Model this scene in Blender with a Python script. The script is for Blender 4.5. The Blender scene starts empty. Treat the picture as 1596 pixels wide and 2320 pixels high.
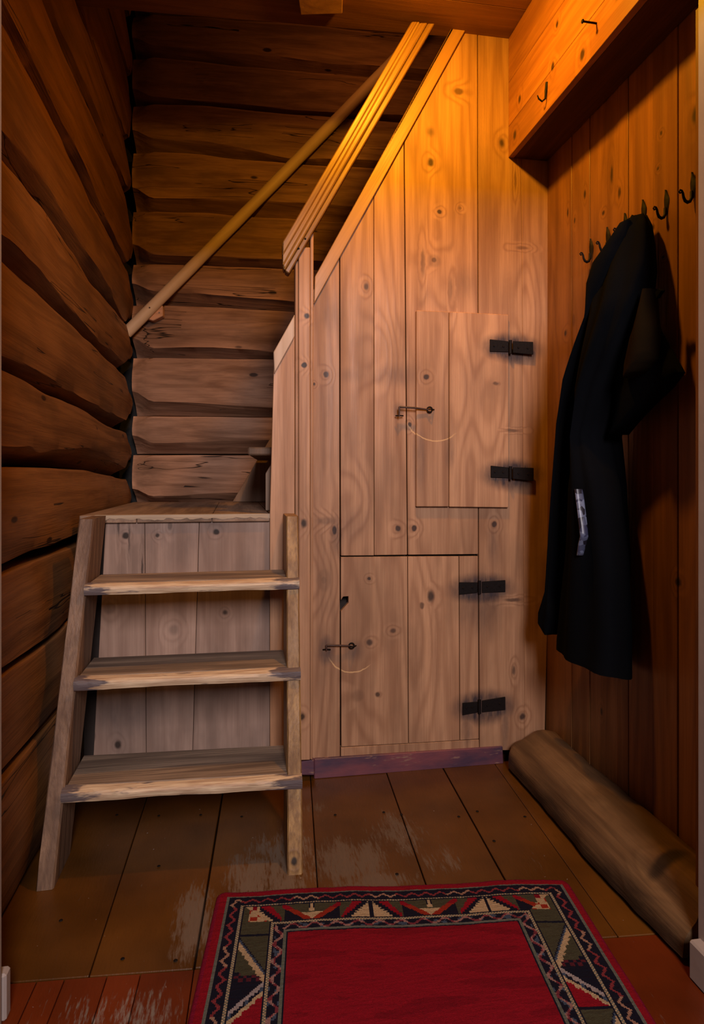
import bpy, bmesh, math, random
from mathutils import Vector, Matrix, noise
random.seed(7)
# ------------------------------------------------------------------ camera
F, CX, CY, CAMZ = 1450.0, 798.0, 1080.0, 1.0
YAW = math.radians(9.6)
CS, SN = math.cos(YAW), math.sin(YAW)
scene = bpy.context.scene
col = scene.collection
cam_d = bpy.data.cameras.new('camera'); cam = bpy.data.objects.new('camera', cam_d); col.objects.link(cam)
cam.location = (0, 0, CAMZ); cam.rotation_euler = (math.pi/2, 0, -YAW)
cam_d.sensor_fit = 'HORIZONTAL'; cam_d.sensor_width = 36.0
cam_d.lens = F/1596*36.0; cam_d.shift_y = -(1160-CY)/1596.0
cam_d.clip_start = 0.02
scene.camera = cam
# ------------------------------------------------------------------ world, lights, exposure
W = bpy.data.worlds.new('world'); scene.world = W; W.use_nodes = True
W.node_tree.nodes['Background'].inputs[0].default_value = (0.72, 0.68, 0.80, 1)
W.node_tree.nodes['Background'].inputs[1].default_value = 0.008
def light(name, kind, loc, power, color, **kw):
    d = bpy.data.lights.new(name, kind); d.energy = power; d.color = color
    for k, v in kw.items():
        if k != 'target': setattr(d, k, v)
    o = bpy.data.objects.new(name, d); col.objects.link(o); o.location = loc
    if 'target' in kw:
        o.rotation_euler = (Vector(kw['target'])-Vector(loc)).to_track_quat('-Z', 'Y').to_euler()
    return o
# warm reflector lamp under the ceiling, just above the frame
light('lamp_light', 'POINT', (0.49, 1.58, 2.44), 5.5, (1.0, 0.43, 0.03), shadow_soft_size=0.03)
light('lamp_reflector', 'AREA', (0.49, 1.575, 2.43), 13.0, (1.0, 0.44, 0.02), shape='DISK', size=0.09, target=(0.68, 1.95, 1.70))
# daylight from the window of the room behind the camera
light('window_light', 'AREA', (0.24, -1.7, 2.25), 104.0, (1.0, 0.90, 0.95), shape='RECTANGLE', size=0.6, size_y=1.1, target=(0.24, 2.1, 1.1))
# faint warm fill added in the stairwell to lift the top logs
light('upstairs_fill', 'POINT', (0.55, 2.60, 3.0), 2.4, (1.0, 0.34, 0.06), shadow_soft_size=0.15)
vs = scene.view_settings
vs.view_transform = 'Standard'; vs.look = 'None'; vs.exposure = 0.0; vs.gamma = 1.0; vs.use_curve_mapping = False

# ------------------------------------------------------------------ pixel to world helpers
def ray(px, py):
    a = (px-CX)/F; c = (CY-py)/F
    return Vector((a*CS+SN, -a*SN+CS, c))
O = Vector((0, 0, CAMZ))
def onX(px, py, x): r = ray(px, py); return O+r*(x/r.x)
def onY(px, py, y): r = ray(px, py); return O+r*(y/r.y)
def onZ(px, py, z=0.0): r = ray(px, py); return O+r*((z-CAMZ)/r.z)
def onP(px, py, p, n): r = ray(px, py); return O+r*((Vector(p)-O).dot(n)/r.dot(n))
def interp(pts, t):
    if t <= pts[0][0] or len(pts) == 1:
        a, b = pts[0], pts[1]
    elif t >= pts[-1][0]:
        a, b = pts[-2], pts[-1]
    else:
        for i in range(len(pts)-1):
            if pts[i][0] <= t <= pts[i+1][0]: a, b = pts[i], pts[i+1]; break
    if b[0] == a[0]: return a[1]
    return a[1]+(b[1]-a[1])*(t-a[0])/(b[0]-a[0])
def sstep(a, b, x):
    t = max(0, min(1, (x-a)/(b-a))); return t*t*(3-2*t)

# ------------------------------------------------------------------ object helpers
def tag(o, label=None, cat=None, group=None, kind=None):
    if label: o['label'] = label
    if cat: o['category'] = cat
    if group: o['group'] = group
    if kind: o['kind'] = kind
    return o
def empty(name, loc, label=None, cat=None, group=None, kind=None):
    o = bpy.data.objects.new(name, None); col.objects.link(o); o.location = loc; o.empty_display_size = 0.05
    return tag(o, label, cat, group, kind)
def link(name, bm, m, parent=None, smooth=False, autosmooth=None):
    me = bpy.data.meshes.new(name)
    bmesh.ops.recalc_face_normals(bm, faces=bm.faces[:])
    bm.to_mesh(me); bm.free()
    for mm in (m if isinstance(m, (list, tuple)) else [m]): me.materials.append(mm)
    if smooth:
        for p in me.polygons: p.use_smooth = True
        if autosmooth: me.set_sharp_from_angle(angle=math.radians(autosmooth))
    o = bpy.data.objects.new(name, me); col.objects.link(o)
    if parent:
        o.parent = parent
        q = parent; off = Vector((0, 0, 0))
        while q: off += q.location; q = q.parent
        o.location = -off
    return o
def bev(bm, w, seg=1):
    if w > 0: bmesh.ops.bevel(bm, geom=bm.edges[:], offset=w, segments=seg, affect='EDGES', clamp_overlap=True)
def prism(pts, d, b=0.0015, bm=None):
    """closed polygon of world points extruded by vector d"""
    own = bm is None
    bm = bm or bmesh.new(); t = bmesh.new()
    d = Vector(d)
    v0 = [t.verts.new(Vector(p)) for p in pts]; v1 = [t.verts.new(Vector(p)+d) for p in pts]
    n = len(pts)
    t.faces.new(v0); t.faces.new(list(reversed(v1)))
    for i in range(n): t.faces.new([v0[i], v0[(i+1) % n], v1[(i+1) % n], v1[i]])
    bmesh.ops.recalc_face_normals(t, faces=t.faces[:])
    bev(t, b)
    me = bpy.data.meshes.new('tmp'); t.to_mesh(me); t.free(); bm.from_mesh(me); bpy.data.meshes.remove(me)
    return bm
def box(a, c, b=0.0015, bm=None):
    (x0, y0, z0), (x1, y1, z1) = a, c
    return prism([(x0, y0, z0), (x1, y0, z0), (x1, y0, z1), (x0, y0, z1)], (0, y1-y0, 0), b, bm)
def tube(pts, rad, seg=8, bm=None, cap=True, flat=None):
    bm = bm or bmesh.new()
    pts = [Vector(p) for p in pts]; n = len(pts)
    rads = rad if isinstance(rad, (list, tuple)) else [rad]*n
    rings = []; prev = None
    for i, p in enumerate(pts):
        t = (pts[min(i+1, n-1)]-pts[max(i-1, 0)]).normalized()
        ref = prev if prev is not None else (Vector((0, 1, 0)) if abs(t.y) < .9 else Vector((1, 0, 0)))
        a = (ref-t*ref.dot(t)).normalized(); b_ = t.cross(a); prev = a
        fa = flat if flat else 1.0
        rings.append([bm.verts.new(p+(a*math.cos(k*2*math.pi/seg)*fa+b_*math.sin(k*2*math.pi/seg))*rads[i]) for k in range(seg)])
    for i in range(n-1):
        for k in range(seg):
            bm.faces.new([rings[i][k], rings[i][(k+1) % seg], rings[i+1][(k+1) % seg], rings[i+1][k]])
    if cap:
        bm.faces.new(list(reversed(rings[0]))); bm.faces.new(rings[-1])
    return bm

# ------------------------------------------------------------------ materials
class NT:
    def __init__(s, name):
        s.m = bpy.data.materials.new(name); s.m.use_nodes = True; s.t = s.m.node_tree
        s.b = s.t.nodes['Principled BSDF']
    def n(s, typ, **kw):
        nd = s.t.nodes.new('ShaderNode'+typ)
        for k, v in kw.items(): setattr(nd, k, v)
        return nd
    def put(s, inp, v):
        if isinstance(v, bpy.types.NodeSocket): s.t.links.new(v, inp)
        elif v is not None:
            if hasattr(inp, 'default_value'):
                dv = inp.default_value
                if hasattr(dv, '__len__') and len(dv) == 4 and len(v) == 3: v = (*v, 1)
                inp.default_value = v
    def math(s, op, a, b=None, c=None, clamp=False):
        nd = s.n('Math', operation=op, use_clamp=clamp)
        s.put(nd.inputs[0], a)
        if b is not None: s.put(nd.inputs[1], b)
        if c is not None: s.put(nd.inputs[2], c)
        return nd.outputs[0]
    def vm(s, op, a, b=None, out=0):
        nd = s.n('VectorMath', operation=op); s.put(nd.inputs[0], a)
        if b is not None: s.put(nd.inputs[1], b)
        return nd.outputs['Value'] if out == 'v' else nd.outputs[0]
    def noise(s, vec, scale=1.0, detail=2, rough=.5, dist=0):
        nd = s.n('TexNoise'); s.put(nd.inputs['Vector'], vec)
        nd.inputs['Scale'].default_value = scale; nd.inputs['Detail'].default_value = detail
        nd.inputs['Roughness'].default_value = rough; nd.inputs['Distortion'].default_value = dist
        return nd.outputs['Fac']
    def mr(s, v, a, b, c=0.0, d=1.0, smooth=False):
        nd = s.n('MapRange', interpolation_type='SMOOTHSTEP' if smooth else 'LINEAR')
        s.put(nd.inputs[0], v)
        for i, x in enumerate((a, b, c, d)): s.put(nd.inputs[i+1], x)
        return nd.outputs[0]
    def mix(s, f, a, b, mode='MIX'):
        nd = s.n('Mix', data_type='RGBA', blend_type=mode)
        s.put(nd.inputs[0], f); s.put(nd.inputs[6], a); s.put(nd.inputs[7], b)
        return nd.outputs[2]
    def pos(s): return s.n('TexCoord').outputs['Object']
    def bump(s, h, strength=.3, dist=.01):
        nd = s.n('Bump'); nd.inputs['Strength'].default_value = strength; nd.inputs['Distance'].default_value = dist
        s.put(nd.inputs['Height'], h); s.t.links.new(nd.outputs[0], s.b.inputs['Normal'])
def axscale(axis, across, along):
    return tuple(along if a == axis else across for a in 'xyz')
def spots_mask(N, P, spots):
    """spots: (world point, (rx,ry,rz), softness, strength); returns mask and a warp field"""
    mask = None; warp = None
    for c, r, soft, st in spots:
        d = N.vm('LENGTH', N.vm('MULTIPLY', N.vm('SUBTRACT', P, tuple(c)), tuple(1/k for k in r)), out='v')
        m = N.mr(d, 1+soft, max(0.0, 1-soft), 0, st, True)
        mask = m if mask is None else N.math('MAXIMUM', mask, m)
        if soft < .9:
            w = N.mr(d, 4.5, 0, 0, 1, True)
            warp = w if warp is None else N.math('MAXIMUM', warp, w)
    return mask, warp
def wood(name, base, dark, axis='z', rough=.5, rings=.45, fibre=.35, mottle=.3, spots=None, spotcol=(.02, .012, .008),
         grime_or_shade=None, grime_or_shade_col=(.05, .045, .05), vor=0.0, bump=.25, cracks=0.0, pale=None, palecol=(.6, .4, .2), ringf=70, spec=.3, arcs=None, edge=0.0, rot=0):
    N = NT(name)
    P0 = N.pos()
    rnd = N.n('ObjectInfo').outputs['Random']
    off = N.n('CombineXYZ')
    for i in range(3): N.put(off.inputs[i], N.math('MULTIPLY', rnd, (13.7, 29.1, 7.3)[i]))
    PR = P0
    if rot:      # grain direction tilted in the xz plane
        vr = N.n('VectorRotate', rotation_type='Y_AXIS'); N.put(vr.inputs['Vector'], P0); vr.inputs['Angle'].default_value = math.radians(rot); PR = vr.outputs[0]
    P = N.vm('ADD', PR, off.outputs[0])
    wob = N.n('TexNoise'); N.put(wob.inputs['Vector'], P0); wob.inputs['Scale'].default_value = 60
    P0w = N.vm('ADD', P0, N.vm('MULTIPLY', N.vm('SUBTRACT', wob.outputs['Color'], (.5, .5, .5)), (.006, .006, .006)))
    smask = warp = None
    if spots: smask, warp = spots_mask(N, P0w, spots)
    n1 = N.noise(N.vm('MULTIPLY', P, axscale(axis, 5.0, .45)), 1.0, 2, .45)
    if vor > 0:
        vo = N.n('TexVoronoi'); N.put(vo.inputs['Vector'], N.vm('MULTIPLY', P, axscale(axis, 7.5, 3.2)))
        vo.inputs['Scale'].default_value = 1.0
        vd = vo.outputs['Distance']
        kk = N.mr(vd, .30, 0, 0, 1, True)
        n1 = N.math('ADD', n1, N.math('MULTIPLY', kk, .05))
        vmask = N.math('MULTIPLY', N.mr(vd, .085, .05, 0, 1, True), vor)
        # keep only some of the cells
        keep = N.math('GREATER_THAN', N.n('SeparateColor').outputs[0], .5)
        sc = keep.node.inputs[0].links[0].from_node; N.put(sc.inputs[0], vo.outputs['Color'])
        vmask = N.math('MULTIPLY', vmask, keep)
    if warp is not None: n1 = N.math('ADD', n1, N.math('MULTIPLY', warp, .15))
    rg = N.math('MULTIPLY_ADD', N.math('SINE', N.math('MULTIPLY', n1, ringf)), .5, .5)
    rg = N.math('POWER', rg, 2.0)
    fine = N.noise(N.vm('MULTIPLY', P, axscale(axis, 170, 5)), 1.0, 4, .6)
    med = N.noise(N.vm('MULTIPLY', P, axscale(axis, 22, 1.4)), 1.0, 3, .55)
    big = N.noise(N.vm('MULTIPLY', P0, axscale(axis, 6, 3.0)), 1.0, 4, .6)
    c = N.mix(N.math('MULTIPLY', rg, rings), base, dark)
    c = N.mix(N.math('MULTIPLY', N.mr(fine, .38, .66), fibre), c, dark)
    c = N.mix(N.math('MULTIPLY', N.mr(med, .46, .64), mottle), c, dark)
    c = N.mix(N.math('MULTIPLY', N.mr(big, .46, .68, 0, 1, True), mottle), c, tuple(k*.45 for k in base))
    c = N.mix(N.math('MULTIPLY', N.mr(med, .5, .25), .25), c, tuple(min(1, k*1.35) for k in base))
    hs = N.n('HueSaturation'); N.put(hs.inputs['Color'], c)
    N.put(hs.inputs['Value'], N.mr(rnd, 0, 1, .86, 1.10)); c = hs.outputs[0]
    if pale:
        pm, _ = spots_mask(N, P0w, pale)
        br = N.noise(N.vm('MULTIPLY', P0, axscale(axis, 70, 9)), 1.0, 5, .7)
        pm = N.mr(N.math('ADD', pm, N.math('SUBTRACT', br, .5)), .42, .62, 0, 1, True)
        c = N.mix(N.math('MULTIPLY', pm, .85), c, palecol)
    if grime_or_shade:
        gm, _ = spots_mask(N, P0w, grime_or_shade)
        br = N.noise(N.vm('MULTIPLY', P0, axscale(axis, 60, 14)), 1.0, 4, .6)
        gm = N.math('MULTIPLY', gm, N.mr(br, .2, .7, .45, 1.15), clamp=True)
        c = N.mix(gm, c, grime_or_shade_col)
    if vor > 0: c = N.mix(vmask, c, tuple(k*.16 for k in dark))
    if smask is not None: c = N.mix(smask, c, spotcol)
    if arcs:
        for ctr, r, w, dirv in arcs:
            v = N.vm('SUBTRACT', P0w, tuple(ctr))
            d = N.vm('LENGTH', v, out='v')
            m = N.mr(N.math('ABSOLUTE', N.math('SUBTRACT', d, r)), w, w*.3, 0, 1)
            dt = N.n('VectorMath', operation='DOT_PRODUCT'); N.put(dt.inputs[0], v); dt.inputs[1].default_value = dirv
            m = N.math('MULTIPLY', m, N.mr(N.math('DIVIDE', dt.outputs['Value'], r), .55, .8))
            c = N.mix(N.math('MULTIPLY', m, .7), c, (.75, .45, .2))
    if edge > 0:
        pt = N.mr(N.n('NewGeometry').outputs['Pointiness'], .52, .60, 0, 1, True)
        c = N.mix(N.math('MULTIPLY', N.math('MULTIPLY', pt, edge), N.mr(med, .35, .6)), c, tuple(min(1, k*2.2+.02) for k in base))
    h = N.math('MULTIPLY_ADD', fine, .8, N.math('MULTIPLY', rg, .35))
    if cracks > 0:
        cn = N.noise(N.vm('MULTIPLY', P, axscale(axis, 14, .45)), 1.0, 3, .5)
        cr = N.mr(N.math('ABSOLUTE', N.math('SUBTRACT', cn, .60)), .007, .001)
        cr = N.math('MULTIPLY', cr, N.math('GREATER_THAN', N.noise(N.vm('MULTIPLY', P, (2.3, 2.3, 2.3)), 1.0, 1), .5))
        c = N.mix(N.math('MULTIPLY', cr, cracks), c, (.01, .006, .004))
        h = N.math('SUBTRACT', h, N.math('MULTIPLY', cr, 2.0))
    N.put(N.b.inputs['Base Color'], c)
    N.put(N.b.inputs['Roughness'], N.mr(med, .3, .7, rough-.08, rough+.12))
    N.b.inputs['Specular IOR Level'].default_value = spec
    N.bump(h, bump, .004)
    return N.m
def plain(name, colr, rough=.5, metal=0.0, nz=.2, scale=30, spec=.4):
    N = NT(name); P = N.pos()
    n = N.noise(P, scale, 4, .6)
    c = N.mix(N.math('MULTIPLY', N.mr(n, .35, .7), nz), colr, tuple(k*.4 for k in colr))
    N.put(N.b.inputs['Base Color'], c); N.b.inputs['Roughness'].default_value = rough
    N.b.inputs['Metallic'].default_value = metal; N.b.inputs['Specular IOR Level'].default_value = spec
    N.bump(n, .3, .002)
    return N.m

YB = 2.12            # front of the partition boards
XL = -0.527          # face of the left log wall
XR = 1.063           # face of the right board wall
ZC = 2.535           # underside of the ceiling
def S(px, py, rx, rz, soft=.3, st=.9, y=YB-.006):   # spot on the partition, sizes in px
    p = onY(px, py, y); k = 2.2/F
    return (p, (rx*k, .05, rz*k), soft, st)
knots = [S(740, 848, 6, 7), S(759, 1202, 5, 9), S(903, 1198, 6, 7), S(940, 1197, 6, 7), S(1122, 1188, 6, 7), S(831, 648, 5, 8, .5, .8),
         S(965, 855, 6, 6), S(838, 1457, 7, 7, .5, .8), S(977, 297, 8, 9, .9, .6), S(978, 366, 7, 9, .5, .9), S(1041, 205, 11, 8, .4, .7),
         S(1139, 322, 6, 10, .7, .9), S(997, 478, 5, 5), S(892, 1430, 6, 5, .5, .7), S(978, 1352, 8, 13, .5, .9), S(958, 1373, 5, 7, .4, .6),
         S(857, 1575, 5, 5, .5, .8), S(1186, 1625, 7, 8, .5, .9), S(1166, 1520, 4, 10, .6, .7), S(1165, 1360, 20, 4, .5, .7),
         S(985, 590, 16, 14, .3, .25), S(985, 588, 6, 6, .5, .7), S(960, 595, 5, 30, .4, .45), S(1022, 655, 5, 26, .4, .35), S(812, 1578, 14, 14, .3, .18),
         S(838, 1312, 4, 4), S(735, 1315, 16, 24, .2, .16), S(735, 1315, 6, 9, .3, .3), S(1122, 870, 7, 4, .5, .7), S(1160, 975, 16, 3, .6, .6),
         S(930, 962, 4, 6), S(850, 800, 20, 26, .2, 0), S(800, 1130, 16, 24, .2, 0), S(1090, 900, 26, 40, .2, 0), S(960, 1450, 12, 60, .2, 0), S(1000, 640, 12, 26, .2, 0), S(830, 1560, 14, 40, .2, 0), S(1190, 700, 14, 40, .2, 0), S(740, 1180, 20, 8, .5, .35), S(1044, 470, 4, 4, .5, .5), S(1170, 405, 3, 22, .5, .3), S(1185, 560, 14, 4, .5, .35), S(725, 625, 4, 4), S(712, 870, 3, 3)]
grime_or_shade = [S(1160, 790, 70, 32, .40, 1), S(1160, 1076, 70, 33, .40, 1), S(1092, 1336, 72, 34, .40, 1), S(1092, 1370, 48, 60, .8, .5), S(1098, 1604, 68, 36, .40, 1),
         S(1060, 1650, 12, 46, .7, .5), S(1146, 1640, 8, 50, .6, .55), S(765, 1215, 14, 40, .8, .45), S(690, 1215, 16, 40, .8, .4), S(740, 1475, 16, 30, .7, .8),
         S(802, 1475, 18, 20, .8, .5), S(895, 850, 40, 20, .9, .45), S(800, 850, 36, 14, .9, .28), S(1110, 480, 80, 70, .9, .2), S(745, 700, 30, 50, .9, .30), S(742, 900, 22, 90, .9, .25), S(905, 930, 12, 14, .8, .5), S(790, 1190, 40, 30, .9, .25), S(1100, 860, 60, 60, .9, .22),
         S(950, 1040, 12, 60, .9, .45), S(1018, 1030, 10, 30, .9, .4), S(1120, 1230, 12, 44, .9, .45), S(1060, 640, 26, 30, .9, .3), S(740, 1450, 30, 200, .9, .14)]
PINE, PINED = (.49, .268, .145), (.22, .095, .045)
arc1 = (onY(985, 930, YB), .107, .0028, (-.2, 0, -1)); arc2 = (onY(800, 1464, YB), .088, .0028, (-.2, 0, -1))
M_part = wood('pine_board_partition', PINE, PINED, 'z', .48, rings=.45, fibre=.35, mottle=.38, spots=knots, spotcol=(.03, .017, .015), grime_or_shade=grime_or_shade, grime_or_shade_col=(.05, .033, .033), bump=.15, ringf=80, arcs=[arc1, arc2])
M_post = wood('pine_post', (.52, .285, .155), PINED, 'z', .45, rings=.3, spots=[S(696, 715, 6, 6, .4, .95, 2.08), S(690, 827, 6, 6, .3, .95, 2.08), S(689, 1186, 6, 9, .5, .9, 2.08), S(685, 1625, 6, 8, .5, .9, 2.08)], bump=.2)
M_rail = wood('yellow_pine_rail', (.37, .20, .06), (.15, .06, .015), 'z', .42, rot=-30, rings=.5, fibre=.6, bump=.3, spec=.5)
M_slope = wood('pale_pine_trim', (.47, .25, .10), (.24, .11, .04), 'z', .4, rot=-30, rings=.25, fibre=.2, bump=.15, spec=.4)
M_trimp = wood('worn_pale_cap', (.50, .35, .24), (.30, .19, .12), 'z', .5, rings=.2, bump=.15)
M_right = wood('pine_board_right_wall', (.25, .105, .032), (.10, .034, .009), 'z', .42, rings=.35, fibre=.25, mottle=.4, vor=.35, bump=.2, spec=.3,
               spots=[(onX(a, b, XR), (.05, w*.0016, h*.0013), .6, .9) for a, b, w, h in ((1386, 395, 4, 20), (1405, 437, 5, 10), (1326, 440, 4, 9), (1288, 482, 3, 10), (1303, 500, 3, 7), (1367, 482, 4, 5), (1500, 302, 3, 4), (1575, 262, 7, 14), (1481, 515, 4, 6), (1283, 755, 5, 7), (1538, 1318, 6, 8), (1493, 382, 3, 3), (1363, 1612, 4, 8), (1505, 583, 3, 3))])
M_beam = wood('pine_board_beam', (.40, .16, .045), (.17, .05, .012), 'y', .40, rings=.35, vor=.85, bump=.15, spec=.35,
              spots=[(onX(p, q, .9145), (.05, .012*s, .016*s), .5, .9) for p, q, s in ((1320, 124, 1), (1253, 150, .8), (1178, 225, .8), (1167, 306, .9), (1263, 55, .6))])
M_soffit = wood('soffit_painted_shade', (.09, .034, .010), (.03, .010, .004), 'y', .6, rings=.3, spec=.1)  # darker than the beam wood: the soffit's shade is put into the colour
M_ceil = wood('ceiling_board', (.24, .10, .035), (.10, .035, .012), 'x', .5, rings=.35, vor=.5, bump=.15)
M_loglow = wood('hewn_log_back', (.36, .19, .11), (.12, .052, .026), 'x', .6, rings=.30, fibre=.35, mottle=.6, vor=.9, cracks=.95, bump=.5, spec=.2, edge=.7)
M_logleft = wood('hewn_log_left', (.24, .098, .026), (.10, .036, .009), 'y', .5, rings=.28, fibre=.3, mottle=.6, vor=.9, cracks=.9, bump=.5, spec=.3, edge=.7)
M_string = wood('stair_stringer_wood', (.26, .15, .085), (.10, .052, .032), 'z', .55, rings=.4, fibre=.6, mottle=.6, bump=.5)
M_stringy = wood('stair_stringer_yellowed', (.44, .245, .085), (.15, .07, .03), 'z', .5, rings=.35, fibre=.6, mottle=.7, bump=.45,
                 spots=[(onZ(666, 1945, .03)+Vector((0, -.03, 0)), (.008, .05, .010), .4, .95)])
M_tread = wood('tread_top_wood', (.38, .265, .175), (.085, .055, .042), 'x', .5, rings=.5, fibre=.7, mottle=.85, bump=.4, ringf=50)
M_riser = wood('riser_board', (.40, .265, .195), (.22, .13, .09), 'z', .55, rings=.35, fibre=.3, mottle=.5, vor=.5, bump=.25,
               spots=[S(285, 1214, 7, 7, .4, .95, 2.09), S(356, 1213, 4, 4, .5, .9, 2.09), S(490, 1205, 6, 6, .4, .95, 2.09), S(510, 1388, 5, 5, .6, .8, 2.09), S(267, 1688, 6, 8, .5, .9, 2.09),
                      S(248, 1378, 12, 12, .3, .3, 2.09), S(394, 1427, 10, 10, .5, .35, 2.09), S(385, 1190, 5, 10, .4, .5, 2.09), S(322, 1290, 2, 26, .6, .7, 2.09), S(268, 1190, 2, 22, .6, .7, 2.09), S(293, 1220, 2, 30, .6, .6, 2.09)],
               grime_or_shade=[S(400, 1215, 80, 50, .9, .35, 2.09), S(480, 1180, 30, 24, .9, .5, 2.09), S(280, 1620, 70, 40, .9, .4, 2.09), S(620, 1400, 20, 90, .9, .3, 2.09)])
M_land = wood('landing_board', (.30, .19, .12), (.14, .08, .05), 'y', .6, rings=.3, mottle=.6, bump=.3)
def nose_mat():
    N = NT('worn_tread_nose'); P = N.pos()
    rnd = N.n('ObjectInfo').outputs['Random']
    off = N.n('CombineXYZ'); N.put(off.inputs[0], N.math('MULTIPLY', rnd, 17.0)); N.put(off.inputs[2], rnd)
    Pn = N.vm('ADD', P, off.outputs[0])
    a = N.noise(N.vm('MULTIPLY', Pn, (7, 30, 45)), 1, 4, .65)
    f = N.noise(N.vm('MULTIPLY', Pn, (9, 150, 220)), 1, 3, .6)
    ed = N.n('SeparateXYZ'); N.put(ed.inputs[0], P)
    # the paint survives at the two ends of the noses, the middle is bare
    ends = N.math('MAXIMUM', N.mr(ed.outputs[0], -.34, -.44, 0, .34), N.mr(ed.outputs[0], .03, .11, 0, .22))
    c = N.mix(N.mr(f, .3, .7), (.74, .54, .33), (.38, .22, .12))
    c = N.mix(N.mr(N.math('ADD', a, ends), .60, .70, 0, .9, True), c, (.075, .055, .065))
    N.put(N.b.inputs['Base Color'], c); N.b.inputs['Roughness'].default_value = .55
    N.bump(N.math('ADD', f, a), .5, .004)
    return N.m
M_nose = nose_mat()
def floor_mat(name, base, wear_pts, bare=(.20, .135, .09)):
    N = NT(name); P = N.pos()
    rnd = N.n('ObjectInfo').outputs['Random']
    n1 = N.noise(N.vm('MULTIPLY', P, (22, 4, 1)), 1, 5, .7)
    n2 = N.noise(N.vm('MULTIPLY', P, (160, 22, 1)), 1, 4, .7)
    n3 = N.noise(P, 5, 3, .5)
    c = N.mix(N.mr(n3, .3, .7), base, tuple(k*.55 for k in base))
    c = N.mix(N.math('MULTIPLY', N.mr(n2, .5, .8), .4), c, tuple(k*.5 for k in base))
    m = None
    if wear_pts:
        m, _ = spots_mask(N, P, wear_pts)
    w = N.math('ADD', N.math('MULTIPLY_ADD', n1, .45, N.math('MULTIPLY', n2, .55)), N.math('MULTIPLY', m, .24) if m is not None else 0.0)
    wm = N.mr(w, .60, .74, 0, 1, True)
    cb = N.mix(n2, bare, tuple(k*.55 for k in bare))
    c = N.mix(N.math('MULTIPLY', wm, .85), c, cb)
    sp = N.noise(P, 95, 2, .5)
    c = N.mix(N.mr(sp, .74, .79, 0, .6), c, (.42, .36, .32))
    hs = N.n('HueSaturation'); N.put(hs.inputs['Color'], c); N.put(hs.inputs['Value'], N.mr(rnd, 0, 1, .85, 1.15))
    N.put(N.b.inputs['Base Color'], hs.outputs[0])
    N.put(N.b.inputs['Roughness'], N.mr(wm, 0, 1, .30, .6))
    N.b.inputs['Specular IOR Level'].default_value = .35
    N.bump(N.math('SUBTRACT', n2, N.math('MULTIPLY', wm, .5)), .25, .003)
    return N.m
def FS(px, py, rx, ry, st=1.0): p = onZ(px, py); return (p, (rx, ry, .2), .8, st)
M_floor = floor_mat('brown_floor_paint', (.125, .044, .006), [FS(640, 1930, .10, .10, .9), FS(840, 2000, .12, .05, 1), FS(600, 1990, .10, .12), FS(780, 1950, .12, .10), FS(900, 1890, .08, .12, .8), FS(440, 2090, .05, .13), FS(1000, 1950, .07, .06, .5), FS(720, 1830, .05, .06, .5)])
M_floor2 = floor_mat('red_floor_paint', (.17, .028, .005), [FS(260, 2290, .12, .05, .55), FS(330, 2300, .08, .05, .6)], (.30, .25, .20))
M_base = None
def base_mat():
    N = NT('purple_skirting_paint'); P = N.pos()
    a = N.noise(N.vm('MULTIPLY', P, (5, 5, 14)), 1, 4, .6); b = N.noise(N.vm('MULTIPLY', P, (12, 12, 60)), 1, 4, .6)
    c = N.mix(N.mr(a, .35, .65), (.19, .055, .062), (.065, .032, .055))
    c = N.mix(N.mr(b, .62, .70), c, (.26, .14, .10))
    N.put(N.b.inputs['Base Color'], c); N.b.inputs['Roughness'].default_value = .42; N.bump(b, .3, .003)
    return N.m
M_base = base_mat()
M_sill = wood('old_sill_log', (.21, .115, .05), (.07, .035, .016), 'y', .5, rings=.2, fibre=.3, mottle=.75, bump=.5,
              spots=[(Vector((.965, 1.33, .1)), (.05, .022, .06), .4, .9)], grime_or_shade=[(Vector((.885, 1.25+.12*q, .018+.006*math.sin(q*2.3))), (.045, .13, .034+.008*math.sin(q*1.9)), .5, .93) for q in range(8)], grime_or_shade_col=(.03, .017, .010))  # low row of dark spots paints the shade of the log's undercut
M_iron = plain('wrought_iron', (.008, .005, .0045), .6, 0, .5, 120, .15)
M_rust = plain('rusty_iron', (.07, .032, .022), .5, 0, .6, 150)
M_pole = wood('bare_round_pole', (.66, .47, .31), (.50, .33, .20), 'z', .5, rot=-45, rings=.12, fibre=.12, mottle=.15, bump=.08)
M_white = plain('old_white_paint', (.36, .29, .25), .5, 0, .15, 20)
M_dark = plain('dark_void_board', (.03, .02, .015), .9)
M_plaster = plain('wall_plaster', (.45, .40, .36), .8)
M_edge = wood('bare_worn_edge', (.72, .55, .37), (.28, .18, .11), 'x', .5, rings=.3, fibre=.5, mottle=.4, bump=.4)
M_gap = plain('dark_gap_backing', (.02, .018, .016), .9, 0, .6, 60)  # near-black backing, keeps the gaps behind the logs dark

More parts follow.
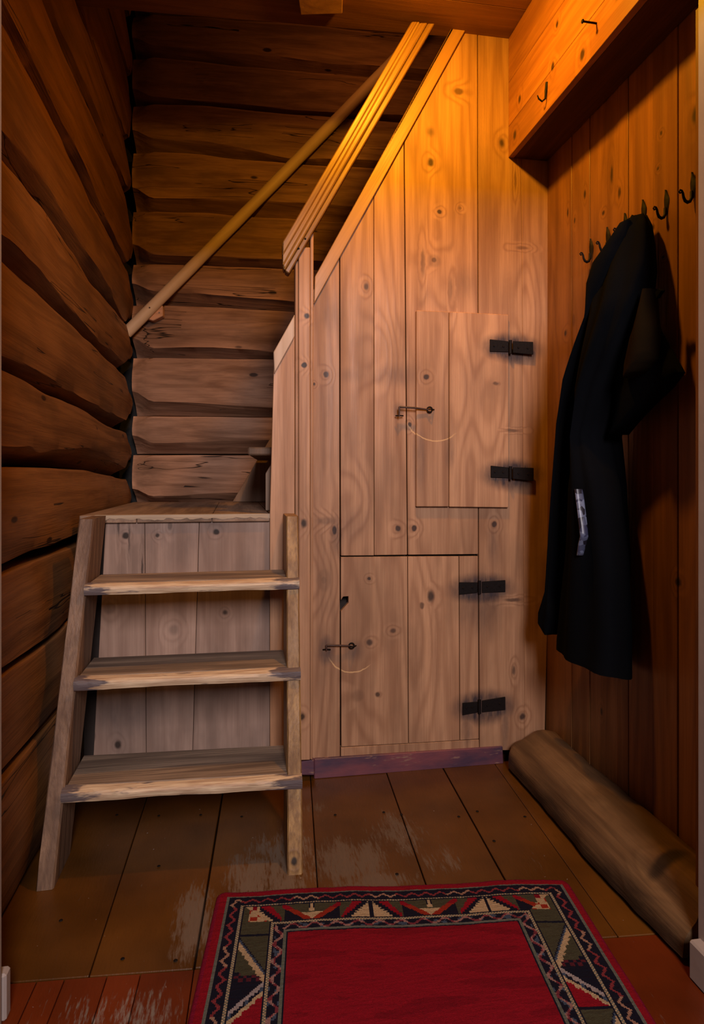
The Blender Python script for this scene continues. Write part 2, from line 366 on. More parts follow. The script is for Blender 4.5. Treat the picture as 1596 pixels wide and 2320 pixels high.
# ------------------------------------------------------------------ log walls
def log_mesh(p0, u, n, s0, s1, zt, zu, zl, rec=.05, ends=(True, False), seed=0, ds=.025, bulge=.008, endlen=.10, dnf=1.0):
    bm = bmesh.new(); u = Vector(u); n = Vector(n); p0 = Vector(p0)
    k = max(2, int((s1-s0)/ds)); rings = []
    for i in range(k+1):
        s = s0+(s1-s0)*i/k
        a, b, c = zt(s), zu(s), zl(s)
        e = 1.0
        if ends[0]: e = min(e, sstep(0, endlen, s-s0))
        if ends[1]: e = min(e, sstep(0, endlen, s1-s))
        h = a-c
        b = max(b, c+.010); b = b+(h*.18)*(1-e)
        t2 = a-.010-(h*.16)*(1-e)
        dn = -.028*(1-e)*dnf
        prof = [(-.16, a-.001), (-.075, a-.001), (-.016+dn*.6, a-.003), (-.002+dn*.5, t2+.004), (0+dn*.3, t2-.010)]
        for f in (.25, .5, .75):
            prof.append((bulge*math.sin(math.pi*f)+dn*.3, (t2-.010)*(1-f)+b*f))
        prof += [(0+dn*.3, b), (-.003+dn*.4, b-.003), (-rec*.6+dn, b+(c-b)*.55), (-rec+dn, c+.001), (-.16, c+.001)]
        ring = []
        for j, (o, z) in enumerate(prof):
            w = 0
            if 2 <= j <= len(prof)-2:
                w = noise.noise(Vector((s*2.2, z*6, seed*3.1)))*.009+noise.noise(Vector((s*9, z*14, seed*1.7)))*.0035
            zz = z+(noise.noise(Vector((s*5, j*.7, seed*2.3)))*.006 if 3 <= j <= len(prof)-4 else 0)
            ring.append(bm.verts.new(p0+u*s+n*(o+w)+Vector((0, 0, zz))))
        rings.append(ring)
    for i in range(k):
        for j in range(len(rings[0])-1):
            bm.faces.new([rings[i][j], rings[i+1][j], rings[i+1][j+1], rings[i][j+1]])
        bm.faces.new([rings[i][-1], rings[i+1][-1], rings[i+1][0], rings[i][0]])
    bm.faces.new(rings[0]); bm.faces.new(list(reversed(rings[-1])))
    return bm

# left wall: joints (lower line) and lower edges of the faces (upper line) traced along the wall
wl = empty('wall_left', (XL, 2.2, 0), 'wall of big rounded hewn logs on the left, dark warm brown', 'wall', kind='structure')
LJ = [  # (joint polyline, face edge polyline)
 ([(99, 0), (121, 54), (151, 131), (177, 190), (207, 259), (237, 330), (269, 399), (302, 480)], [(121, 0), (138, 50), (170, 129), (200, 200), (231, 274), (259, 345), (295, 440)]),
 ([(0, 34), (22, 71), (54, 140), (99, 233), (140, 312), (183, 399), (205, 455), (252, 540), (294, 629)], [(9, 0), (37, 60), (71, 125), (103, 190), (140, 276), (185, 364), (215, 431), (243, 495), (290, 600)]),
 ([(0, 349), (52, 409), (93, 459), (121, 500), (168, 568), (202, 629), (252, 688), (297, 747)], [(2, 291), (54, 345), (103, 407), (130, 455), (168, 523), (207, 584), (252, 660), (280, 719)]),
 ([(6, 587), (81, 652), (140, 710), (210, 775), (289, 853)], [(6, 530), (22, 540), (95, 610), (168, 708), (218, 764), (275, 811)]),
 ([(6, 831), (56, 856), (109, 887), (171, 912), (247, 963), (297, 980)], [(6, 800), (48, 820), (132, 867), (207, 910), (297, 957)]),
 ([(6, 1052), (112, 1055), (196, 1061), (286, 1083)], [(6, 1010), (67, 1010), (92, 1022), (196, 1013), (233, 1024), (286, 1058)]),
 ([(6, 1297), (98, 1261), (168, 1233)], [(6, 1272), (92, 1240), (182, 1204)]),
 ([(6, 1527), (84, 1474), (134, 1432), (165, 1398)], [(6, 1510), (84, 1458), (134, 1418), (165, 1385)]),
 ([(7, 1762), (53, 1708), (106, 1648), (120, 1632)], [(7, 1740), (53, 1688), (106, 1630), (120, 1614)]),
]
def toyz(pl):
    r = sorted([(p.y, p.z) for p in (onX(a, b, XL) for a, b in pl)]); return r
joints = [([(1.2, 3.40), (3.3, 3.40)], None), ([(1.2, 3.12), (3.3, 3.12)], [(1.2, 3.15), (3.3, 3.15)]), ([(1.2, 2.84), (3.3, 2.84)], [(1.2, 2.87), (3.3, 2.87)]),
          ([(1.2, 2.545), (3.3, 2.52)], [(1.2, 2.575), (3.3, 2.56)])]
for a, b in LJ: joints.append((toyz(a), toyz(b)))
joints.append(([(1.2, .005), (3.3, .005)], [(1.2, .03), (3.3, .03)]))
def mkf(pl, cut=3.10, lo=1.50):
    # beyond the traced stretch the joint runs on level
    def f(s):
        y = 1.22+s
        lo_, hi_ = pl[0][0], pl[-1][0]
        return interp(pl, min(max(y, lo_), hi_))
    return f
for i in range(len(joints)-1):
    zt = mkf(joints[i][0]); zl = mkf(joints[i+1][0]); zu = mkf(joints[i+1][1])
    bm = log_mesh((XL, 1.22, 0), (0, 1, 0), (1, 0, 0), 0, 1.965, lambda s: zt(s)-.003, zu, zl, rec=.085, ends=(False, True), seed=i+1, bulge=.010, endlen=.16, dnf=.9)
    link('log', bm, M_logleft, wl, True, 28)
bm = box((XL-.35, 1.22, 0), (XL-.14, 3.45, 3.4), 0); link('log_backing', bm, M_gap, wl)

# back wall frame
BA = math.radians(-3.6)
bu = Vector((math.cos(BA), math.sin(BA), 0)); bn = Vector((math.sin(BA), -math.cos(BA), 0))   # normal towards the camera
bp = onX(297, 1080, XL); bp.z = 0
BW = lambda px, py, off=0.0: onP(px, py, bp+bn*off, bn)
wb = empty('wall_back', bp, 'back wall of hewn logs rising behind the stair landing', 'wall', kind='structure')
BJ = [
 ([(312, 25), (700, 51), (960, 75)], None),
 ([(312, 122), (438, 134), (569, 145), (700, 158), (950, 178)], [(343, 101), (464, 110), (700, 137), (950, 155)]),
 ([(312, 229), (464, 234), (583, 247), (700, 257), (950, 275)], [(343, 218), (700, 248), (950, 264)]),
 ([(312, 336), (427, 343), (543, 355), (659, 366), (900, 380)], [(354, 313), (464, 320), (569, 337), (656, 355), (900, 365)]),
 ([(306, 471), (464, 476), (669, 492), (850, 500)], [(346, 447), (464, 449), (675, 459), (850, 470)]),
 ([(303, 591), (485, 598), (643, 604)], [(324, 573), (640, 588)]),
 ([(303, 685), (468, 690), (670, 702)], [(324, 658), (468, 666), (670, 682)]),
 ([(300, 805), (485, 809), (617, 811)], [(339, 787), (485, 785), (620, 796)]),
 ([(300, 938), (614, 941)], [(344, 910), (614, 920)]),
 ([(300, 1027), (567, 1027)], [(377, 1002), (600, 997)]),
 ([(298, 1140), (560, 1142)], [(298, 1126), (529, 1116)]),
]
def tosz(pl): return [((p-bp).dot(bu), p.z) for p in (BW(a, b) for a, b in pl)]
bj = [([(0, 3.48), (1.7, 3.44)], None)]
for a, b in BJ: bj.append((tosz(a), tosz(b) if b else [(q[0], q[1]+.02) for q in tosz(a)]))
bj.append(([(0, .0), (1.7, .0)], [(0, .03), (1.7, .03)]))
def mks(pl):
    return lambda s: interp(pl, min(max(s, pl[0][0]), pl[-1][0]))
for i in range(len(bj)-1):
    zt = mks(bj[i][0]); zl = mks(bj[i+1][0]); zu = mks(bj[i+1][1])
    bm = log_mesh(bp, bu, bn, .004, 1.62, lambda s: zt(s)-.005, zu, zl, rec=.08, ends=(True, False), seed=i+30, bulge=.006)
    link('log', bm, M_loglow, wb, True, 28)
bm = prism([bp-bu*.2-bn*.14, bp+bu*1.66-bn*.14, bp+bu*1.66-bn*.3, bp-bu*.2-bn*.3], (0, 0, 3.5), 0); link('log_backing', bm, M_gap, wb)

# ------------------------------------------------------------------ floor
fl = empty('floor', (.3, 1.7, 0), 'worn brown painted plank floor with red painted planks at the front', 'floor', kind='structure')
seams = [[(330, 1815), (205, 2200)], [(505, 1800), (440, 2200)], [(705, 1780), (720, 2010)], [(880, 1760), (965, 2000)], [(1010, 1748), (1145, 1990)], [(1129, 1740), (1387, 2100)]]
def fline(pl):
    a, b = [onZ(*p) for p in pl]
    return lambda y: a.x+(b.x-a.x)*(y-a.y)/(b.y-a.y)
fs = [lambda y: -.70]+[fline(s) for s in seams]+[lambda y: 1.10]
def yth(x): return 1.36-(x+.45)*.067     # joint with the red planks
for i in range(len(fs)-1):
    a, b = fs[i], fs[i+1]; g = .0012 if i else 0
    g2 = .0035 if i in (1, 4) else .0012
    y1 = 2.30 if i > 1 else 3.3
    pts = [(a(yth(a(1.35)))+g, yth(a(1.35))+.002, 0), (b(yth(b(1.35)))-g2, yth(b(1.35))+.002, 0), (b(y1)-g2, y1, 0), (a(y1)+g, y1, 0)]
    dz = random.uniform(-.0015, .001)
    link('floorboard', prism([Vector(p)+Vector((0, 0, dz)) for p in pts], (0, 0, -.03), .0015), M_floor, fl)
xs = [-.70, -.405, -.352, -.27, -.205, -.10, .12, .33, .55, .735, .92, 1.10]
for i in range(len(xs)-1):
    a, b = xs[i], xs[i+1]; sh = .035
    pts = [(a+.001-sh, 0.3, 0), (b-.001-sh, 0.3, 0), (b-.001, yth(b)-.002, 0), (a+.001, yth(a)-.002, 0)]
    link('floorboard', prism([Vector(p)+Vector((0, 0, random.uniform(-.001, .0))) for p in pts], (0, 0, -.03), .001), M_floor2, fl)
bm = bmesh.new()
for px, py in ((265, 1846), (360, 1848), (455, 1846), (548, 1850), (360, 1962), (910, 1845), (1082, 1838), (278, 2172), (398, 2176), (138, 2085), (1120, 1905), (870, 1840), (1040, 1850), (760, 1846), (900, 1980), (1190, 1850)):
    c = onZ(px, py, .001); tube([c, c+Vector((0, 0, .0012))], [.0045, .003], 8, bm)
tag(link('nail_heads', bm, M_iron, fl), kind='stuff')
link('subfloor', box((-.75, -.6, -.08), (1.25, 3.4, -.032), 0), M_dark, fl)

# ------------------------------------------------------------------ right wall of boards
wr = empty('wall_right', (XR, 1.7, 0), 'right wall of upright varnished pine boards with coat hooks', 'wall', kind='structure')
sp = [1246, 1297, 1337, 1401, 1425, 1481, 1537, 1580]
ys = [2.17]+[onX(p, 500, XR).y for p in sp[1:]]+[1.18]
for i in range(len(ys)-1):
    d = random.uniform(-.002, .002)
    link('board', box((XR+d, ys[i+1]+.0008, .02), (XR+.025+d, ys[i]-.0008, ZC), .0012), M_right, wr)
link('board', box((XR+.002, 2.175, .0), (XR+.03, 3.2, 3.4), 0), M_dark, wr)
link('backing', box((XR+.028, 1.15, 0), (XR+.06, 3.2, 3.4), 0), M_dark, wr)

# ------------------------------------------------------------------ ceiling and boxed beam
ce = empty('ceiling', (.3, 1.6, ZC), 'low plank ceiling of brown boards along the top of the picture', 'ceiling', kind='structure')
yy = [.9, 1.2, 1.45, 1.72, 1.98]
for i in range(len(yy)):
    if i < len(yy)-1:
        pts = [(XL-.1, yy[i]+.001, ZC), (XR+.03, yy[i]+.001, ZC), (XR+.03, yy[i+1]-.001, ZC), (XL-.1, yy[i+1]-.001, ZC)]
    else:
        pts = [(XL-.1, yy[i]+.001, ZC), (XR+.03, yy[i]+.001, ZC), (XR+.03, 2.13, ZC), (.61, 2.15, ZC), (-.36, 2.20, ZC), (XL-.1, 2.21, ZC)]
    link('ceiling_board', prism(pts, (0, 0, .045), .001), M_ceil, ce)
pb = [onZ(p, q, ZC-.028) for p, q in ((682, 34), (776, 31), (778, -60), (668, -60))]
link('cleat', prism(pb, (0, 0, .03), .002), M_slope, ce)
link('upper_ceiling', box((XL-.2, 2.0, 3.42), (XR+.05, 3.5, 3.5), 0), M_dark, ce)
link('upper_wall', box((XL-.1, 2.0, ZC+.046), (XR+.05, 2.08, 3.42), 0), M_dark, ce)
be = empty('ceiling_beam', (.99, 1.6, 2.117), 'boxed beam of orange pine boards high on the right under the ceiling', 'beam', kind='structure')
zb = [2.117, 2.225, 2.378, ZC-.001]
for i in range(3):
    link('board', box((.9145, 1.0, zb[i]+.0006), (.935, YB-.001, zb[i+1]-.0006), .001), M_beam, be)
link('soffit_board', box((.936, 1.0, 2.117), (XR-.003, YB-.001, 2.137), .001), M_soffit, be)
# ------------------------------------------------------------------ doorway wall between the two rooms
for side, s in (('near_left', -1), ('near_right', 1)):
    w = empty('wall_'+side, (s*.8, 1.2, 0), 'white-edged doorway side on the %s edge of the picture' % ('left' if s < 0 else 'right'), 'wall', kind='structure')
    if s < 0:
        link('wall_core', box((-1.4, 1.10, 0), (-.535, 1.22, 2.6), 0), M_plaster, w)
        link('casing', box((-.56, 1.20, 0.0), (-.436, 1.26, 2.0), .003), M_white, w)
        link('plinth_block', box((-.56, 1.262, 0.0), (-.430, 1.288, .0875), .004), M_white, w)
    else:
        link('wall_core', box((.945, 1.155, 0), (1.9, 1.175, 2.6), 0), M_right, w)
        link('casing', box((.899, 1.07, 0.0), (1.05, 1.152, 2.0), .003), M_white, w)
        link('plinth_block', box((.876, 1.10, 0.0), (1.06, 1.148, .078), .004), M_white, w)
        link('jamb_board', box((.955, 1.18, .0), (.975, 1.23, 2.0), .001), M_right, w)
w = empty('wall_near_lintel', (.25, 1.17, 2.0), 'lintel over the doorway in front', 'wall', kind='structure')
link('wall_core', box((-1.4, 1.03, 1.935), (1.9, 1.098, 2.6), 0), M_plaster, w)

# ------------------------------------------------------------------ partition of upright boards
wm = empty('wall_middle', (.6, YB, 0), 'upright pine board partition closing the cupboard under the stairs', 'wall', kind='structure')
TH = .022
def yplank(name, pts, parent, m=M_part, y=YB, th=TH, b=.0012, gap=0):
    P = [onY(a, c, y) for a, c in pts]
    return link(name, prism(P, (0, th, 0), b), m, parent)
g = 1.1
yplank('board', [(700, 660), (712, 655), (770-g, 556), (772-g, 1716), (700, 1724)], wm)
yplank('board', [(770+g, 554), (848-g, 416), (849-g, 1258.5), (772+g, 1259)], wm)
yplank('board', [(848, 416), (916-g, 294), (924-g, 1257), (849, 1258)], wm)
yplank('board', [(916+g, 292), (1042, 64), (1083-g, 64), (1085-g, 1255.5), (924+g, 1257)], wm)
yplank('board', [(1083+g, 60), (1180, 66), (1190, 1700), (1087+g, 1700), (1085+g, 1255)], wm)
link('board', prism([onY(1180.3, 66, YB), (XR-.001, YB, ZC), onY(1254, 900, YB), onY(1235, 1660, YB), onY(1190.3, 1700, YB)], (0, TH, 0), .0012), M_part, wm)
yplank('bottom_rail', [(772+g, 1694), (1086, 1676), (1087, 1702), (773, 1720)], wm)
pts = [onY(a, c, YB+.05) for a, c in ((700, 690), (1060, 50))]
link('backing', prism([(pts[0].x, YB+.05, .02), (XR, YB+.05, .02), (XR, YB+.05, ZC), (pts[1].x, YB+.05, ZC), (pts[0].x, YB+.05, pts[0].z)], (0, .012, 0), 0), M_dark, wm)  # board added behind the seams to keep light from leaking through
bm = prism([onY(a, c, YB-.0135) for a, c in ((714, 626), (1024, 63), (1058, 63), (712, 688))], (0, .013, 0), .002)
bm = prism([onY(a, c, YB-.0135) for a, c in ((714, 626), (1024, 63), (1030, 63), (714, 637))], (0, .05, 0), .002, bm)
link('sloping_trim', bm, M_slope, wm)
bb = empty('baseboard_middle', (.6, 2.1, 0), 'purple painted skirting board below the partition', 'baseboard', kind='structure')
A, B = onZ(706, 1765), onZ(1143, 1729)
def bbz(px, py): return onP(px, py, A, (B-A).cross(Vector((0, 0, 1))).normalized())
bm = prism([bbz(712, 1720), bbz(1140, 1691), bbz(1142, 1731), bbz(712, 1766)], (0, .014, 0), .003)
link('skirting_board', bm, M_base, bb)
link('skirting_block', prism([onY(a, c, 2.095) for a, c in ((676, 1727), (713, 1722), (713, 1757), (676, 1757))], (0, .024, 0), .003), M_base, bb)

def ring(c, r, t, ax='y', seg=14):
    pts = []
    for k in range(seg+1):
        a = 2*math.pi*k/seg
        pts.append(Vector(c)+(Vector((math.cos(a)*r, 0, math.sin(a)*r)) if ax == 'y' else Vector((0, math.cos(a)*r, math.sin(a)*r))))
    return tube(pts, t, 6, cap=False)
def hinge(parent, x0, y0, x1, y1, x2, y2, x3, y3, pin, yf, m=M_iron):
    # corners in pixels, pin = px of the knuckle
    t = lambda f, a, b: a+(b-a)*f
    f = (pin-x0)/(x1-x0)
    top = lambda px: t((px-x0)/(x1-x0), y0, y1); bot = lambda px: t((px-x0)/(x1-x0), y3, y2)
    o = link('hinge', prism([onY(a, c, yf) for a, c in ((x0, y0), (pin-5, top(pin-5)+2), (pin-5, bot(pin-5)-2), (x0, y3))], (0, -.004, 0), .0012), m, parent)
    link('hinge_leaf', prism([onY(a, c, yf) for a, c in ((pin+5, top(pin+5)+1), (x1, y1), (x1, y2), (pin+5, bot(pin+5)-1))], (0, -.004, 0), .0012), m, o)
    link('hinge_pin', tube([onY(pin, top(pin)-1, yf-.004), onY(pin, bot(pin)+1, yf-.004)], .006, 8), m, o, True, 50)
    bm = bmesh.new()
    for px in (x0+10, pin-16, pin+18, x1-12):
        c = onY(px, (top(px)+bot(px))/2, yf-.004)
        tube([c, c+Vector((0, -.0022, 0))], [.004, .0025], 8, bm)
    link('nail_head', bm, m, o)
    return o
d1 = empty('door_1', onY(943, 1150, YB), 'upper cupboard hatch door of two boards standing proud of the partition', 'door', kind='structure')
yf = YB-.015
yplank('door_board', [(944, 703), (1017.6, 706), (1017.6, 1148), (944, 1148)], d1, y=yf, th=.0145, b=.002)
yplank('door_board', [(1019, 706), (1153, 713), (1153, 1150), (1019, 1148.5)], d1, y=yf, th=.0145, b=.002)
hinge(d1, 1110, 769, 1208, 775, 1208, 804, 1111, 797, 1157, yf-.0002)
hinge(d1, 1112, 1055, 1209, 1060, 1209, 1090, 1112, 1082, 1157, yf-.0002)
def latch(parent, ringpx, endpx, tip, yf):
    c = onY(*ringpx, yf-.008)
    e = onY(*endpx, yf-.012); t = onY(*tip, yf-.010)
    o = link('hook_latch', tube([c+Vector((-.006, 0, 0)), (c+e)/2+Vector((0, -.003, .001)), e+Vector((.004, 0, 0)), e, t], [.0028, .0034, .0036, .0034, .0024], 8), M_rust, parent, True, 60)
    link('eye', ring(c, .009, .0026), M_iron, o, True)
    c2 = onY(ringpx[0]+9, ringpx[1], yf-.002)
    link('staple', tube([c+Vector((-.006, -.006, 0)), c+Vector((.004, -.012, 0)), c2+Vector((.002, .001, 0))], .0022, 6), M_iron, o, True)
    link('catch', tube([onY(endpx[0]-8, tip[1]-2, yf-.001), t+Vector((0, .001, .004)), onY(endpx[0]+9, tip[1]-2, yf-.001)], .0024, 6), M_iron, o, True)
    return o
latch(d1, (974, 928), (905, 922), (905, 944), yf)
d2 = empty('door_2', onY(772, 1692, YB), 'lower cupboard hatch door of three boards set flush in the partition', 'door', kind='structure')
yplank('door_board', [(773, 1262), (923.5, 1261), (925.5, 1684), (774, 1692), (773, 1385), (790, 1366), (790, 1351), (778, 1352), (773, 1360)], d2, y=YB+.001, b=.0012)
yplank('door_board', [(925, 1261), (1040, 1260.5), (1042, 1677), (927, 1684)], d2, y=YB+.001)
yplank('door_board', [(1041.5, 1260.5), (1083.5, 1260), (1085.5, 1674), (1043.5, 1677)], d2, y=YB+.001)
hinge(d2, 1040, 1319, 1145, 1314, 1145, 1341, 1040, 1347, 1087, YB-.0002)
hinge(d2, 1048, 1592, 1145, 1578, 1146, 1608, 1052, 1620, 1087, YB-.0002)
latch(d2, (797, 1463), (740, 1462), (740, 1474), YB)

# ------------------------------------------------------------------ banister: post, handrail board, side panel
bs = empty('banister', onY(690, 1720, 2.085), 'moulded pine newel post with steep yellow handrail board at the partition end', 'banister')
yplank('newel_post', [(677, 560), (703, 560), (703, 1722), (678, 1723)], bs, M_post, y=2.083, th=.05, b=.002)
yplank('moulding', [(669, 590), (676.5, 590), (677.5, 1720), (669.5, 1720)], bs, M_post, y=2.088, th=.045, b=.003)
yplank('moulding', [(703.5, 528), (711, 527), (709, 1722), (703.5, 1722)], bs, M_rail if False else M_post, y=2.088, th=.045, b=.003)
# moulded sloping rail: three strips side by side with different depth make the profile
def line(p, q): return lambda t: (p[0]+(q[0]-p[0])*t, p[1]+(q[1]-p[1])*t)
L0 = line((641, 548), (934, 48)); L1 = line((641, 578), (947, 48)); L2 = line((641, 600), (952, 50)); L3 = line((645, 612), (970, 50)); L4 = line((708, 528), (986, 52)); L4b = line((655, 620), (986, 52))
def strip(A, B, yf, th, b=.003, bm=None, pts=None):
    P = pts or [A(0), A(1), B(1), B(0)]
    return prism([onY(a, c, yf) for a, c in P], (0, th, 0), b, bm)
bm = strip(L0, L1, 2.056, .05)
rail = link('handrail_board', bm, M_rail, bs)
link('rail_moulding', strip(L1, L2, 2.060, .04, .002), M_rail, rail)
link('rail_moulding', strip(L2, L3, 2.052, .045, .004), M_rail, rail)
link('rail_moulding', strip(None, None, 2.060, .04, .003, pts=[(646, 613), (970.5, 52), (986, 52), (702, 538), (655, 620)]), M_rail, rail)
for px, py in ((692, 541), (677, 563)):
    c = onY(px, py, 2.06); link('nail_head', tube([c, c+Vector((0, -.002, 0))], [.0035, .002], 8), M_iron, rail)
sd = empty('side_panel', onY(640, 1700, 2.07), 'tall narrow upright board with a slanted pale top left of the newel post', 'panel')
yplank('panel_board', [(621, 820), (668, 735), (668, 1700), (677, 1722), (612, 1722), (612, 1165)], sd, M_post, y=2.070, th=.018, b=.0015)
yplank('slanted_cap', [(620, 798), (668, 712), (668, 762), (622, 846)], sd, M_trimp, y=2.058, th=.032, b=.002)

# ------------------------------------------------------------------ landing
ZL = .880
YR = 2.092
ld = empty('stair_landing', (-.15, YR, 0), 'stair landing with upright boards under its worn front edge', 'landing')
def rb(tl, tr, bl, br):
    a, b = onY(*tl, YR), onY(*tr, YR); c, d = onY(*br, YR), onY(*bl, YR)
    ext = lambda t, m: Vector((t.x+(m.x-t.x)*(t.z)/(t.z-m.z), YR, 0.001))
    return [Vector((a.x, YR, ZL-.002)), Vector((b.x, YR, ZL-.002)), ext(b, c), ext(a, d)]
sq = [((240, 1172), (327.5, 1172), (212, 1710), (331, 1710)), ((328.5, 1172), (451.5, 1172), (332, 1710), (436, 1710)), ((452.5, 1172), (612, 1172), (437, 1710), (612, 1710))]
for q in sq:
    link('riser_board', prism(rb(*q), (0, .02, 0), .0012), M_riser, ld)
# landing boards, running back to the log wall
xa = [-.50, -.33, -.10, .083, .26]
def backy(x): return (bp+bu*((x-bp.x)/bu.x)).y-.005
for i in range(len(xa)-1):
    a, b = xa[i]+.001, xa[i+1]-.001
    sh = -.015
    yf0_ = YR-.012 if i < 3 else 2.145
    link('landing_board', prism([(a, yf0_, ZL), (b, yf0_, ZL), (b+sh, backy(b), ZL), (a+sh, backy(a), ZL)], (0, 0, -.024), .002), M_land, ld)
n_ = 60
bm = bmesh.new()
xs_ = [-.455+(.083+.455)*i/n_ for i in range(n_+1)]
tp = []; bt = []
for i, x in enumerate(xs_):
    h = .010+.012*abs(noise.noise(Vector((x*22, 3.3, 0))))+.005*noise.noise(Vector((x*70, 1, 0)))
    tp.append(x); bt.append(h)
vt = [bm.verts.new((x, YR-.0135, ZL+.0005)) for x in tp]; vb = [bm.verts.new((x, YR-.0135, ZL-h)) for x, h in zip(tp, bt)]
vt2 = [bm.verts.new((x, YR+.012, ZL+.0008)) for x in tp]; vb2 = [bm.verts.new((x, YR+.001, ZL-h)) for x, h in zip(tp, bt)]
for i in range(n_):
    bm.faces.new([vt[i], vt[i+1], vb[i+1], vb[i]]); bm.faces.new([vt[i], vt2[i], vt2[i+1], vt[i+1]]); bm.faces.new([vb[i], vb[i+1], vb2[i+1], vb2[i]])
link('worn_edge', bm, M_edge, ld)
link('under_board', box((-.50, YR+.05, .02), (.25, YR+.06, ZL-.03), 0), M_dark, ld)

# ------------------------------------------------------------------ lower flight (steep open stair)
st = empty('staircase', (-.18, 1.65, 0), 'steep open wooden stair with three worn treads leading up to the landing', 'stairs')
def stringer(xo0, xi0, xo1, xi1, yf0, yf1, m, dep=.155):
    # xo = left x, xi = right x at floor (0) and top (1)
    bm = bmesh.new(); k = 14; rings = []
    zt = .882
    for i in range(k+1):
        t = i/k; z = zt*t
        y0 = yf0+(yf1-yf0)*t; y1 = min(y0+dep, 2.072)
        xl = xo0+(xo1-xo0)*t; xr = xi0+(xi1-xi0)*t
        w = lambda a: noise.noise(Vector((z*14, a*5.1, xo0*9)))*.0022
        if t == 0: y0 += .004
        rings.append([bm.verts.new(p) for p in ((xl+.003+w(1), y0+w(2), z), (xr-.004+w(3), y0+w(4), z), (xr+w(5)*.4, y0+.006, z), (xr, y1, z), (xl, y1, z), (xl+w(6)*.4, y0+.005, z))])
    for i in range(k):
        for j in range(6): bm.faces.new([rings[i][j], rings[i][(j+1) % 6], rings[i+1][(j+1) % 6], rings[i+1][j]])
    bm.faces.new(rings[0]); bm.faces.new(list(reversed(rings[-1])))
    return link('stringer', bm, m, st, True, 25)
s1 = stringer(-.496, -.455, -.452, -.412, 1.645, 1.880, M_string)
s2 = stringer(.108, .147, .125, .160, 1.604, 1.905, M_stringy)
tz = [(.22, .205), (.475, .20), (.71, .175)]
for k, (z, dep) in enumerate(tz):
    t = z/.88; bm = bmesh.new(); nx = 48
    yl = 1.645+.235*t-.020; yr = 1.604+.301*t-.020
    xl = -.455+.043*t-.004; xrr = .146+.012*t+.001           # nose ends, over the stringers
    xil = -.452+.043*t; xir = .110+.016*t
    rows = []
    for i in range(nx+1):
        f = i/nx; x = xl+(xrr-xl)*f; y = yl+(yr-yl)*f
        y += noise.noise(Vector((x*9, k*4.4, 0)))*.003 + .004*math.sin(math.pi*f)
        dip = -.004*math.sin(math.pi*f)
        th = .031+noise.noise(Vector((x*7, k*2.2, 5)))*.003
        # profile: back top, top, front edge rounded, bottom front, bottom back (nose strip 3.5 cm deep)
        rows.append([bm.verts.new(p) for p in ((x, y+.034, z+dip*.6), (x, y+.010, z-.001+dip), (x, y+.001, z-.007+dip), (x, y-.001+noise.noise(Vector((x*30, 1, k)))*.0015, z-th*.6), (x, y+.004+noise.noise(Vector((x*25, 7, k)))*.002, z-th), (x, y+.034, z-.031))])
    for i in range(nx):
        for j in range(6): bm.faces.new([rows[i][j], rows[i][(j+1) % 6], rows[i+1][(j+1) % 6], rows[i+1][j]])
    bm.faces.new(rows[0]); bm.faces.new(list(reversed(rows[-1])))
    # slab between the stringers
    o = link('tread', prism([(xil, yl+.030, z-.0005), (xir, yr+.030, z-.0005), (xir, yr+dep, z+.001), (xil, yl+dep, z+.001)], (0, 0, -.030), .0015), M_tread, st)
    link('worn_nose', bm, M_nose, o, True, 45)

# ------------------------------------------------------------------ upper flight, rising to the right behind the partition
uf = empty('staircase', bp+bu*.62, 'upper stair flight rising to the right behind the partition, foot on the landing', 'stairs')
far0 = BW(527, 1141, .055); far0.z = ZL+.001
slope = Vector((bu.x, bu.y, 1.70)).normalized()
def upstr(p, ln, wid, plumb, nm, m, th):
    p = Vector(p)
    horiz = Vector((bu.x, bu.y, 0))
    pts = [p, p+horiz*wid, p+horiz*wid+slope*ln, p+slope*ln+Vector((0, 0, plumb)), p+Vector((0, 0, plumb))] if plumb else [p, p+horiz*wid, p+horiz*wid+slope*ln, p+slope*ln]
    return link(nm, prism(pts, -bn*th, .002), m, uf)
M_up = wood('upper_stair_wood', (.22, .135, .08), (.12, .06, .035), 'z', .6, rings=.25, mottle=.5, bump=.3)
upstr(far0, 1.5, .17, 0, 'stringer', M_up, .03)
near0 = onP(602, 1157, (0, 2.27, 0), Vector((bn.x, bn.y, 0))); near0.z = ZL+.001
upstr(near0-bn*.0, 1.4, .15, .13, 'stringer', M_trimp, .035)
nz = BW(569, 1022, .08)
sdir = -bn
for k in range(5):
    q0 = BW(583, 1030, .09)+bu*(.135*k)+Vector((0, 0, .235*k))
    depth = (q0-near0).dot(bn)
    L = abs((near0-q0).dot(bn))-.005
    a = q0; b = q0+bn*L
    link('tread', prism([a, b, b+bu*.2, a+bu*.2], (0, 0, -.028), .005), M_up, uf)

# ------------------------------------------------------------------ round pole handrail on the back wall
hr = empty('handrail', BW(292, 748, .05), 'pale round wooden pole handrail running diagonally up the log wall', 'handrail')
pa, pb_ = BW(286, 755, .065), BW(975, 52, .065)
d = (pb_-pa)
link('pole', tube([pa+d*(i/20)+Vector((0, 0, -.006*math.sin(math.pi*i/20))) for i in range(21)], [.0265+.0006*math.sin(i*2.1) for i in range(21)], 20), M_pole, hr, True, 60)
P = [BW(a, c, .0) for a, c in ((332, 726), (366, 690), (374, 700), (374, 722), (352, 733))]
brk = link('bracket', prism([p+bn*.005 for p in P], bn*.05, .003), M_loglow, hr)
c = BW(361, 708, .056); link('screw', tube([c, c+bn*.004], [.004, .002], 8), M_white, brk)
c = BW(339, 697, .091); link('nail_head', tube([c, c+bn*.003], [.004, .003], 8), M_rust, hr)

